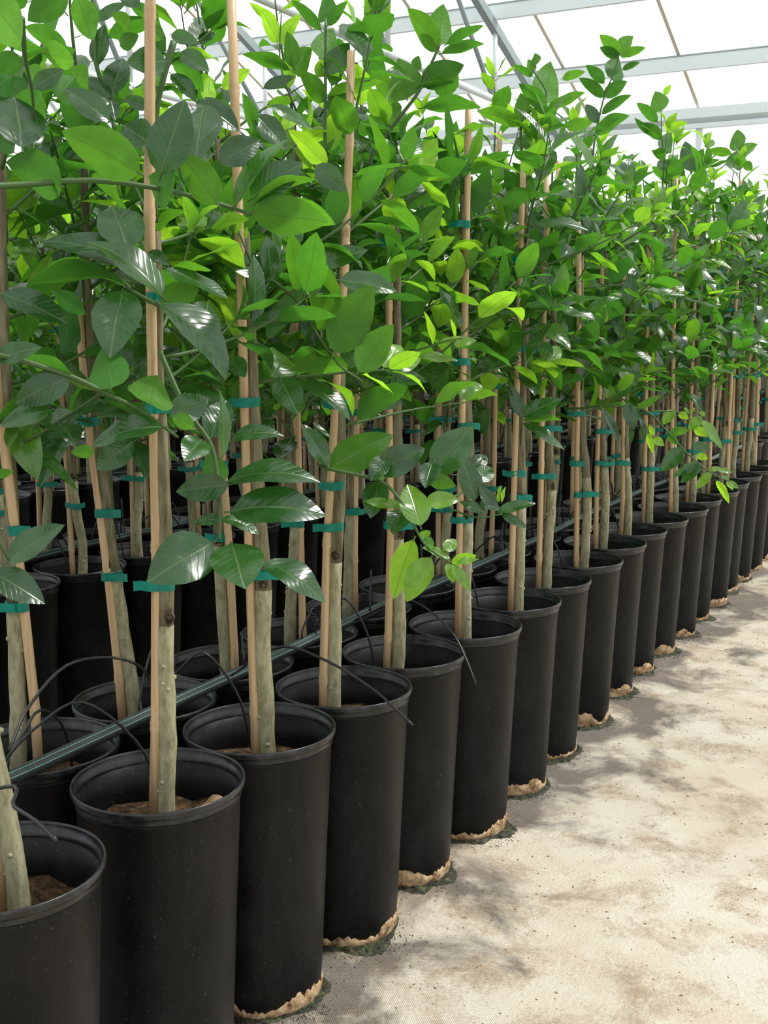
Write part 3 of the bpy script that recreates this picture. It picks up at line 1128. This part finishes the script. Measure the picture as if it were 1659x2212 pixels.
# ------------------------------------------------------------------ leaves and twigs picked out one by one in the photograph
HL = []   # tree, depth, bx, by, tx, ty, w, side, colour, arch
def block(tree, depth, text, s=1.0, ox=0.0, oy=0.0):
    for row in text.strip().splitlines():
        p = row.split()
        if len(p) < 7:
            continue
        bx, by, tx, ty, w = [float(v) for v in p[:5]]
        dd = depth
        arch = None
        for e in p[7:]:
            if e[0] == '@':
                dd = depth + float(e[1:])
            else:
                arch = float(e)
        HL.append((tree, dd, ox + bx / s, oy + by / s, ox + tx / s, oy + ty / s, w / s, p[5], p[6], arch))

# upper left, tree 0: branch across the top and the close leaves in the corner  (columns: base, tip, width, face, colour)
block(0, 1.36, '''
95 635 60 420 240 T d @-.02
265 800 25 700 190 U m @-.02
-20 560 60 660 90 U m
600 745 265 565 200 U b @-.03 .5
470 520 275 380 110 T s @.05
695 755 800 430 190 T d @.03 .3
850 690 885 455 200 T d @.05 .2
838 825 780 665 90 T d @.07
940 880 775 655 150 U b @.04
950 700 1125 605 130 T d @.10
740 845 640 760 160 U m @.0
1015 890 1245 600 70 T m @.09
1085 860 1310 705 140 T d @.10 .9
1100 880 1365 775 60 U b @.09
1090 920 1420 960 170 U b @.09 .3
1150 900 1450 970 120 U b @.13
650 620 530 540 140 T d @.12
''', 2.0)
block(0, 1.12, '''
330 -20 400 175 110 U b
290 220 105 115 90 U m
190 230 320 260 110 U b
-60 0 95 180 170 U b @-.08
290 -30 120 90 130 U m @-.04
100 270 -40 280 100 U m
145 380 275 300 80 T d @.2
200 480 60 420 120 U m @.25
''', 2.0)
block(0, 1.48, '''
100 420 20 330 110 U m
250 420 330 330 120 U m
380 360 300 300 90 U b @.05
560 120 480 60 70 U b @.08
640 60 560 20 60 U m @.1
240 120 180 20 100 U m @-.1
60 330 -20 380 120 U d
180 330 100 300 80 U b
430 60 300 40 90 U m
520 200 600 150 70 U b @.1
20 130 -30 40 90 U m
600 30 520 -30 70 T d @.1
100 560 180 480 90 T d @.1
420 640 500 560 90 T d @.12
560 600 470 570 80 U m @.12
''', 2.0)
# stem group above, tree 1
block(1, 1.60, '''
715 265 545 270 120 T s @-.06 .7
490 405 530 250 110 T d
480 420 370 335 70 T s
425 280 450 105 80 T d
470 160 690 95 80 U m
410 90 545 10 50 T s
740 150 860 190 60 T s
745 275 880 395 80 U m .9
780 225 905 310 80 T s
900 440 910 330 70 U y
740 320 850 440 70 T s
850 440 1035 570 100 T d
640 470 540 420 60 T d
1100 575 1045 400 60 U m @.1
1110 500 1240 650 100 T d @.1
1245 555 1240 460 80 U y @.15
1170 455 1350 560 50 T m @.12
1410 720 1245 560 85 U y @.15
1365 715 1495 830 100 T s @.12
480 430 500 520 60 T d
560 420 440 330 70 U m @.08
700 170 640 100 60 U b @.1
330 340 230 380 100 U m @.1
620 400 700 330 80 U b @.12
960 380 1080 300 70 U y @.2
''', 2.0)
# shoot rising beside the third stake
block(3, 1.98, '''
1405 265 1440 120 130 U b
1270 290 1240 135 75 U b
1270 310 1350 205 100 U b
1250 300 1045 235 60 U m
1410 320 1510 185 90 T s
1415 420 1660 355 60 U b
1500 130 1640 125 50 U m
1385 130 1255 0 50 U m
1415 110 1500 5 50 U m
1405 90 1400 -30 80 U m
1200 185 1130 45 70 U y @.15
1210 190 1300 60 60 U y @.15
1400 440 1290 305 80 U b
1140 380 1275 330 50 T s
1415 470 1520 400 80 U m
''', 2.0)
# leaf fan round the first stake at mid height
block(1, 1.50, '''
555 1080 485 890 200 T s @-.02 .3
600 1150 180 1045 120 T d @-.01 .6
700 1280 370 1045 110 T m @-.04 .8
550 1230 120 1235 85 U m @-.02 .9
695 1305 860 1250 120 U b @.02
530 1255 475 1550 205 T s @-.05 .3
695 1315 975 1640 140 T d @-.03 1.0
720 1160 985 1290 70 T s @.03
740 1160 915 1170 40 U b @.04
640 1090 735 1145 60 T s @.03
10 1270 290 1400 120 T d @.0
235 1265 370 1360 80 U d @.05
''', 2.0)
# second tree, and the twig leading down to the third stake
block(2, 1.74, '''
1140 1210 910 1100 80 T s
1170 1200 1150 1015 80 T s
1290 1255 1250 1000 95 U b
1390 1430 1335 1085 130 U b @-.03 .7
1380 1140 1590 1080 90 T s @.05
1470 1210 1715 1260 95 T s
1445 1520 1610 1230 190 U b @-.03 .2
1550 1604 1700 1400 140 U b @-.02
1180 1215 1215 1130 40 T m
980 1000 965 910 30 U y
1030 1010 1000 930 26 U y
1060 1030 1068 980 22 U y
1035 1000 1045 940 22 U y
''', 2.0)
block(2, 1.74, '''
1320 75 1065 110 75 T s
1505 285 1245 300 95 U b @.0 .9
1000 245 1060 330 85 T d
1210 335 1290 490 130 T s
1290 355 1515 520 65 T s .8
''', 2.0, 0, 650)
# lower branch of tree 0 coming in from the edge of the frame
block(0, 1.36, '''
310 325 40 250 75 U m
300 330 65 445 140 T d
220 470 0 540 95 T s
480 375 450 190 175 U m
650 445 680 320 205 U b @.02
740 500 900 420 130 T s @.08
910 590 980 430 130 T d @.1
960 675 950 385 50 T m @.08
1000 600 1228 585 65 T d @.14 .9
870 600 795 695 125 T s @.05
695 545 395 635 95 T d @.03 .8
575 610 415 730 120 T d @.08
405 650 305 655 60 U b @.05
745 505 840 540 70 U b @.05
-20 250 180 200 90 T s @-.03
30 1125 280 968 115 T d @.05 .4
-40 1170 195 1310 135 T d @.0
-30 760 60 735 40 U b @.0
''', 2.0, 0, 650)
# hanging spray in front of the second stake
block(1, 1.52, '''
985 795 760 825 125 T d @-.02
940 800 900 650 115 U m
985 780 1385 785 100 T d @-.01 .9
1000 910 1410 930 160 T d @-.03 .8
960 940 835 960 50 T d @.02
960 940 1120 1010 60 T s @.02 .8
915 1045 635 1215 225 T d @-.04 .4
1000 1050 1060 1245 225 T s @-.05 .2
1140 1130 1405 1305 115 T d @.02 .8
940 810 900 860 40 U b
''', 2.0, 0, 650)
# branch with fresh shoots below the third tree
block(3, 1.90, '''
707 1007 652 915 42 T d
713 1012 850 940 78 T b @.02
816 1020 918 968 66 T d
937 1022 1022 920 80 T s @.06
908 1135 880 1046 66 T l @-.03
893 1167 850 1295 56 U y
930 1205 878 1300 58 T l @-.02
868 1095 785 1083 24 T l
920 1085 992 1080 38 T l
868 1105 848 1155 52 T d @.03
820 1040 800 1120 56 T d @.03
835 985 800 1040 44 T d
808 1035 835 988 42 U b
935 1000 918 1055 46 T d @.04
925 1035 985 1050 34 U b @.03
960 1190 985 1165 30 T l
972 1207 910 1182 18 T l
975 1215 1030 1200 24 U y
965 1218 980 1260 22 T y
975 1220 1017 1278 24 T l
985 1218 1035 1208 14 T l
930 1160 925 1190 24 U b
915 1165 922 1145 24 T l
''')
block(5, 2.28, '''
1025 1080 995 985 50 T s
1030 1040 1062 1010 42 T s
1070 1100 1035 1050 32 T s
1075 1107 1158 1088 24 T s
1085 1113 1138 1140 20 T s
1048 1108 992 1083 22 T s
1080 1100 1035 1085 20 T s
1078 1085 1082 1048 9 U y
1084 1085 1093 1050 8 U y
1020 1010 1050 985 34 T d @.1
''')
block(4, 2.12, '''
935 745 915 672 14 U y
983 728 973 688 9 U y
980 745 1030 735 20 T l
905 770 990 780 20 T l
790 815 925 825 44 T s
825 820 890 868 30 U b
950 742 1000 728 12 T y
''')
block(6, 2.58, '''
1125 900 1100 830 26 T d
1130 900 1215 862 40 T s
1130 908 1215 908 16 U b
1130 915 1220 972 22 T s
''')
# long low branch reaching out over the pots further along
block(9, 3.02, '''
360 110 500 395 62 T d
560 75 610 290 115 T d
600 270 590 390 44 T d
630 130 830 15 62 U b
920 125 840 245 85 T l
1140 180 1040 290 85 T l
1130 210 1300 440 74 T l
890 305 1040 290 74 U b
1070 400 1210 440 76 T s
1000 430 825 610 135 T s
1115 545 915 650 74 T m
1130 560 980 700 95 T s
1215 620 1100 748 74 T l
1255 680 1355 860 58 U y
1200 600 1290 580 42 T l
1270 600 1380 615 44 T l
1300 650 1360 665 32 T l
1340 690 1430 740 48 T l
1340 690 1385 755 38 T y
760 330 730 240 42 U y
770 350 850 410 64 T y
720 310 760 470 54 U y
1040 150 1000 110 28 T l
1060 150 1090 110 28 T l
1160 180 1130 135 42 T l
960 150 1040 200 60 U y
1100 480 1190 510 60 U y
1080 270 1190 330 80 U y
880 330 960 400 60 U b
660 170 690 400 50 T d
''', 3.614, 1200, 850)
# shoots against the roof
block(4, 2.2, '''
950 95 958 8 58 U b
945 110 880 18 50 U b
965 95 1045 55 24 U m
955 115 1047 95 24 U m
880 212 860 125 78 U b
910 180 1003 140 58 U m
915 232 1040 232 34 U m
900 150 905 120 24 U b
900 190 985 178 14 U m
850 225 800 150 40 U b @.1
860 260 820 215 50 U b @.1
''')
block(6, 2.62, '''
1122 270 1030 240 36 U b
1128 262 1125 200 36 U b
1182 222 1190 132 60 U b
1180 245 1120 180 36 U m
1150 165 1107 140 16 U m
1150 160 1140 128 24 U b
1158 140 1155 115 22 U b
1215 170 1265 155 20 U b
1180 240 1265 200 24 U b
1135 285 1220 270 34 U m
1225 275 1280 265 28 U b
1130 320 1135 290 40 U b
''')
block(8, 3.12, '''
1340 118 1295 75 30 U b
1338 118 1368 78 36 U b
1345 120 1395 103 20 U b
1335 125 1295 102 22 U m
1325 175 1335 120 44 U m
1345 150 1383 135 14 U m
1305 180 1265 140 24 U m
1305 210 1250 168 26 U m
1305 208 1355 175 30 U m
1300 245 1365 205 22 U m
1285 290 1360 250 32 U m
1290 265 1265 225 26 T d
''')
block(11, 3.8, '''
1428 240 1415 197 42 U b
1435 205 1450 183 14 U y
1420 263 1375 222 24 U m
1428 300 1390 265 26 U m
1432 330 1450 285 34 U m
1400 290 1370 255 14 U m
1440 345 1480 380 30 U m
''')
block(13, 4.3, '''
1492 370 1480 305 38 T d
1495 370 1555 345 18 U m
1500 372 1520 320 26 U m
''')
block(15, 4.75, '''
1592 325 1592 280 34 U b
1595 325 1637 312 18 U b
1580 332 1528 325 20 U b
1585 368 1592 325 38 U m
1605 350 1625 367 20 U b
''')

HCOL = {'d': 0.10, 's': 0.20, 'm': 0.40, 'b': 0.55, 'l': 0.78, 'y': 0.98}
rh = random.Random(4242)
for i, (tree, dep, bx, by, tx, ty, w, side, colc, arch) in enumerate(HL):
    root, at = TREES[('a', tree)]
    Lpx = math.hypot(tx - bx, ty - by)
    real = rh.uniform(0.50, 0.58)
    need = max(Lpx, w / 0.60)
    dz = math.sqrt(max(0.0, need * need - Lpx * Lpx)) / F_PX * dep
    dz = min(dz, 0.07)
    if side == 'T':
        dz = -dz if ty > by else dz
    else:
        dz = dz if ty < by else -dz
    A = px(bx, by, dep)
    B = px(tx, ty, dep + dz + rh.uniform(-0.006, 0.006))
    chord = B - A
    L = chord.length
    d = chord.normalized()
    v = (CAM - (A + B) / 2).normalized()
    f = (v - d * v.dot(d)).normalized()
    s = d.cross(f)
    wr = (w / F_PX * dep) / L
    width = max(real, min(0.72, wr * 1.02))
    if colc in 'yl' or w < 30:
        width = max(0.36, min(0.62, wr * 1.1))
    ph = math.acos(max(0.12, min(0.985, wr / width)))
    n1 = f * math.cos(ph) + s * math.sin(ph)
    n2 = f * math.cos(ph) - s * math.sin(ph)
    if side == 'U':
        n1, n2 = -n1, -n2
    nn = n1 if n1.z > n2.z else n2
    bend = arch if arch is not None else rh.uniform(0.15, 0.6)
    g = leaf_geo(width, bend, rh.uniform(0.12, 0.32), rh.uniform(0.02, 0.06), n=11, serr=0.012, seed=i, petiole=0.08, half=3)
    o = add('leaf', mesh('leaf', g[0], g[1], M['leaf'], True, g[2]), root, mat4=frame(A - Vector(root.location), d, nn, L))
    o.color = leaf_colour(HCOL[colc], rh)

# twigs: (tree, radius, [(x, y, depth) ...])
TW = [
    (0, .0042, [(-60, 405, 1.30), (60, 398, 1.34), (200, 390, 1.37), (330, 405, 1.40), (420, 425, 1.43), (480, 442, 1.45), (545, 464, 1.46)]),
    (0, .0040, [(-60, 760, 1.30), (20, 772, 1.33), (150, 812, 1.36), (240, 855, 1.38), (310, 890, 1.40), (385, 945, 1.42)]),
    (0, .0030, [(-60, 1140, 1.30), (-10, 1165, 1.33), (20, 1210, 1.36)]),
    (0, .0030, [(48, 40, 1.10), (55, 130, 1.16), (68, 190, 1.30), (75, 260, 1.36)]),
    (1, .0036, [(200, -20, 1.6), (203, 100, 1.6), (215, 165, 1.6), (240, 215, 1.62), (250, 300, 1.62), (300, 420, 1.6), (338, 500, 1.58)]),
    (1, .0050, [(375, 90, 1.58), (355, 160, 1.58), (340, 230, 1.59), (338, 300, 1.59), (338, 480, 1.575)]),
    (1, .0034, [(345, 660, 1.53), (320, 648, 1.50), (285, 628, 1.48), (270, 610, 1.48)]),
    (1, .0042, [(345, 760, 1.56), (400, 880, 1.54), (455, 960, 1.53), (470, 1040, 1.52), (476, 1110, 1.50), (474, 1165, 1.49)]),
    (2, .0034, [(540, 640, 1.78), (560, 620, 1.75), (585, 605, 1.74), (620, 630, 1.74), (645, 655, 1.74), (690, 730, 1.73), (735, 790, 1.73), (785, 825, 1.73)]),
    (2, .0026, [(565, 640, 1.76), (540, 560, 1.74), (515, 500, 1.74)]),
    (3, .0045, [(745, 420, 1.99), (715, 380, 1.98), (703, 320, 1.98), (703, 180, 1.98), (703, 40, 1.98)]),
    (3, .0022, [(640, 240, 2.12), (606, 140, 2.12), (608, 20, 2.12)]),
    (3, .0036, [(735, 985, 1.98), (690, 1000, 1.93), (712, 1013, 1.90), (790, 1030, 1.90), (838, 1050, 1.89), (880, 1105, 1.88), (910, 1165, 1.88), (940, 1195, 1.88), (975, 1215, 1.88)]),
    (5, .0026, [(1010, 1060, 2.40), (960, 1085, 2.30), (1000, 1110, 2.28), (1040, 1118, 2.27), (1085, 1110, 2.27)]),
    (4, .0030, [(858, 820, 2.2), (800, 815, 2.14), (850, 775, 2.12), (900, 757, 2.12), (960, 738, 2.12), (1000, 730, 2.12)]),
    (6, .0024, [(1125, 960, 2.66), (1127, 925, 2.60), (1125, 890, 2.58)]),
    (9, .0036, [(1300, 905, 3.38), (1225, 885, 3.12), (1260, 882, 3.06), (1310, 877, 3.03), (1390, 885, 3.02), (1440, 930, 3.01), (1480, 975, 3.01), (1530, 1017, 3.0), (1575, 1040, 3.0)]),
    (9, .0024, [(1375, 893, 3.03), (1420, 888, 3.02), (1480, 892, 3.02), (1520, 905, 3.01)]),
    (4, .0048, [(850, 440, 2.21), (800, 350, 2.2), (850, 270, 2.2), (903, 200, 2.2), (935, 130, 2.2), (952, 92, 2.2)]),
    (6, .0034, [(1135, 420, 2.66), (1128, 340, 2.63), (1127, 260, 2.62), (1160, 230, 2.62), (1180, 200, 2.62), (1150, 150, 2.62)]),
    (8, .0034, [(1258, 500, 3.13), (1275, 400, 3.12), (1285, 300, 3.12), (1305, 210, 3.12), (1325, 160, 3.12), (1340, 110, 3.12)]),
    (11, .0030, [(1432, 480, 3.83), (1440, 380, 3.8), (1430, 300, 3.8), (1428, 235, 3.8)]),
    (13, .0030, [(1510, 480, 4.28), (1500, 420, 4.3), (1493, 365, 4.3)]),
    (15, .0030, [(1577, 500, 4.73), (1580, 420, 4.75), (1588, 330, 4.75)]),
]
for tree, r0, pts in TW:
    root, at = TREES[('a', tree)]
    P = [px(*q) - Vector(root.location) for q in pts]
    P = smooth_path(P, len(P) * 4)
    n = len(P) - 1
    add('branch', tube('branch', P, [r0 * (1 - .5 * i / n) for i in range(n + 1)], M['twig'], 7), root)

# ------------------------------------------------------------------ irrigation pipes with drip tubes
def pipe(name, X, z, y0, y1, label, rows, seed, kick=()):
    rnd = random.Random(seed)
    R = 0.0115
    root = bpy.data.objects.new(name, None)
    COL.objects.link(root)
    root.location = (X, y0, z)
    tag(root, label, 'pipe', 'irrigation pipes')
    n = int((y1 - y0) / 0.15)
    pts = [Vector((0.006 * math.sin(i * 0.55 + seed), (y1 - y0) * i / n, 0.0015 * math.sin(i * 1.3))) for i in range(n + 1)]
    add('hose', tube('hose', pts, R, M['hose'], 14), root)
    for a in (0.35, 1.05):
        V, Fc = [], []
        for i, p in enumerate(pts):
            for s in (-0.055, 0.055):
                V.append(p + Vector((math.cos(a + s), 0, math.sin(a + s))) * (R + 0.0004))
        for i in range(n):
            Fc.append((2 * i, 2 * i + 2, 2 * i + 3, 2 * i + 1))
        add('stripe', mesh('stripe', V, Fc, M['stripe']), root)
    for (rx, ry, side) in rows:
        oy = ry - y0
        if oy < 0.1 or ry > y1 - .1:
            continue
        st = Vector((rnd.uniform(-.003, .003), oy - rnd.uniform(0.03, 0.16), R))
        end = Vector((rx - X + rnd.uniform(-.03, .03) - 0.05 * side, oy + rnd.uniform(-.04, .06), -(z - .395) - 0.01))
        hgt = rnd.uniform(0.06, 0.11)
        m1 = st.lerp(end, 0.22); m1.z = hgt * .75
        m2 = st.lerp(end, 0.5); m2.z = hgt
        m3 = st.lerp(end, 0.85); m3.z = hgt * 0.15
        P = smooth_path([st - Vector((0, 0, .006)), st + Vector((0, 0, 0.014)), m1, m2, m3, end], 22)
        add('drip_tube', tube('drip_tube', P, 0.0023, M['tubing'], 6), root)
    for pts_ in kick:
        P = smooth_path([Vector(q) - Vector(root.location) for q in pts_], 22)
        add('drip_tube', tube('drip_tube', P, 0.0023, M['tubing'], 6), root)
    return root

XP, ZP = -1.222, PH + 0.0125
rows = [(x, y, 1) for k, (x, y) in enumerate(ROW1) if k not in (0, 3, 5)] + [(-1.306, 1.262 + .2565 * k, -1) for k in range(18)]
kick = [
    [px_z(330, 1478, .485), px(300, 1438, 1.72), px(230, 1420, 1.66), px(140, 1440, 1.60), px(60, 1530, 1.56), px(20, 1620, 1.50)],
    [(XP, 0.78, ZP), px(-10, 1705, 1.30), px(30, 1742, 1.24), px(80, 1775, 1.20), px(121, 1815, 1.17)],
    [(XP, 1.66, ZP), px(600, 1398, 1.93), px(700, 1425, 1.85), px(800, 1485, 1.80), px(850, 1528, 1.76), px(891, 1566, 1.73)],
    [(XP, 2.12, ZP), px(860, 1298, 2.36), px(915, 1310, 2.30), px(975, 1365, 2.22), px(1005, 1420, 2.18), px(1027, 1476, 2.15)],
]
pipe('irrigation_pipe', XP, ZP, 0.55, 6.6, 'black irrigation pipe with green stripes lying over the inner row of pots', rows, 5, kick)
rows2 = [(-2.215, 1.815 + .257 * k, 1) for k in range(22)] + [(-2.475, 1.95 + .257 * k, -1) for k in range(22)]
pipe('irrigation_pipe', -2.345, PH + 0.0125, 1.6, 8.2, 'shaded irrigation pipe between the two rows across the dark aisle', rows2, 9)

# ------------------------------------------------------------------ litter: dry leaves in the pots, moss and crumbs on the floor
def dry_leaf(P, yaw, pitch, L, seed, label):
    g = leaf_geo(0.5, 1.5, 0.7, 0.25, n=7, seed=seed, petiole=0.15)
    me = mesh('dry_leaf', g[0], g[1], M['dry_leaf'], True, g[2])
    d = Vector((math.cos(yaw) * math.cos(pitch), math.sin(yaw) * math.cos(pitch), math.sin(pitch)))
    o = add('dry_leaf', me, None, mat4=frame(Vector(P), d, Vector((0.3, -.3, 1)), L))
    tag(o, label, 'dead leaf', 'dead leaves lying in the pots')
x, y = ROW1[1]
dry_leaf((x + .055, y + .035, .408), 0.9, 0.7, 0.038, 1, 'curled brown dead leaf on the soil of the second floor-side pot')
x, y = ROW1[2]
dry_leaf((x + .055, y + .02, .412), 0.6, 0.5, 0.036, 2, 'curled brown dead leaf on the soil of the third floor-side pot')
x, y = ROW1[5]
rnd = random.Random(12)
# moss and wet grit round the feet of the outer pots
for k in range(2, 17):
    x, y = ROW1[k]
    V, Fc = [], []
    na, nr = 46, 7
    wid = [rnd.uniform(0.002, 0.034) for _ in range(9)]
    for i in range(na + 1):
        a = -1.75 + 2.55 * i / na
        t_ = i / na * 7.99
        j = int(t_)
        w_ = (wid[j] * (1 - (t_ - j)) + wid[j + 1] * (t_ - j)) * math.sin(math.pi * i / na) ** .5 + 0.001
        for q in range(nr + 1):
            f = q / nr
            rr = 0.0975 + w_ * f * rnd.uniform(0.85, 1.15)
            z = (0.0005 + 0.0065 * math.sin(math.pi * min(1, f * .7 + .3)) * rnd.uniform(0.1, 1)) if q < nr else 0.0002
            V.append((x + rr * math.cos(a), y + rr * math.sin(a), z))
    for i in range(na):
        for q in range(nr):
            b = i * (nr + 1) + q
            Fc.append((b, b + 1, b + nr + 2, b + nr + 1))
    for i in range(160):
        a = rnd.gauss(-0.45, 0.55)
        rr = 0.105 + abs(rnd.gauss(0, 0.022))
        p = Vector((x + rr * math.cos(a), y + rr * math.sin(a), 0))
        s = rnd.uniform(0.0006, 0.0022)
        b = len(V)
        t_ = rnd.uniform(0, 6.28)
        for q in range(3):
            V.append((p.x + s * math.cos(t_ + q * 2.09), p.y + s * math.sin(t_ + q * 2.09), 0.0003))
        V.append((p.x, p.y, s))
        Fc += [(b, b + 1, b + 3), (b + 1, b + 2, b + 3), (b + 2, b, b + 3)]
    o = add('moss', mesh('moss', V, Fc, M['moss'], False))
    tag(o, 'dark wet moss at the foot of the %s pot in the floor-side row' % ORD[k], 'moss', 'moss round the pot feet', 'stuff')
V, Fc = [], []
for i in range(9000):
    x = -0.92 + abs(rnd.gauss(0, 0.55)) if rnd.random() < .6 else rnd.uniform(-0.92, 1.3)
    y = rnd.uniform(0.9, 6.5)
    s = rnd.choice((0.0005, 0.0005, 0.0007, 0.0009, 0.0018)) * rnd.uniform(.6, 1.3)
    b = len(V)
    t_ = rnd.uniform(0, 6.28)
    e = rnd.uniform(1, 2.4)
    for q in range(4):
        a = t_ + q * 1.571
        k = e if q % 2 == 0 else 1
        V.append((x + s * k * math.cos(a), y + s * k * math.sin(a), 0.0003))
    V.append((x, y, s * 1.1))
    Fc += [(b, b + 1, b + 4), (b + 1, b + 2, b + 4), (b + 2, b + 3, b + 4), (b + 3, b, b + 4)]
o = add('dirt_crumbs', mesh('dirt_crumbs', V, Fc, M['crumb'], False))
tag(o, 'scattered brown crumbs of soil and bark on the pale floor', 'debris', None, 'stuff')
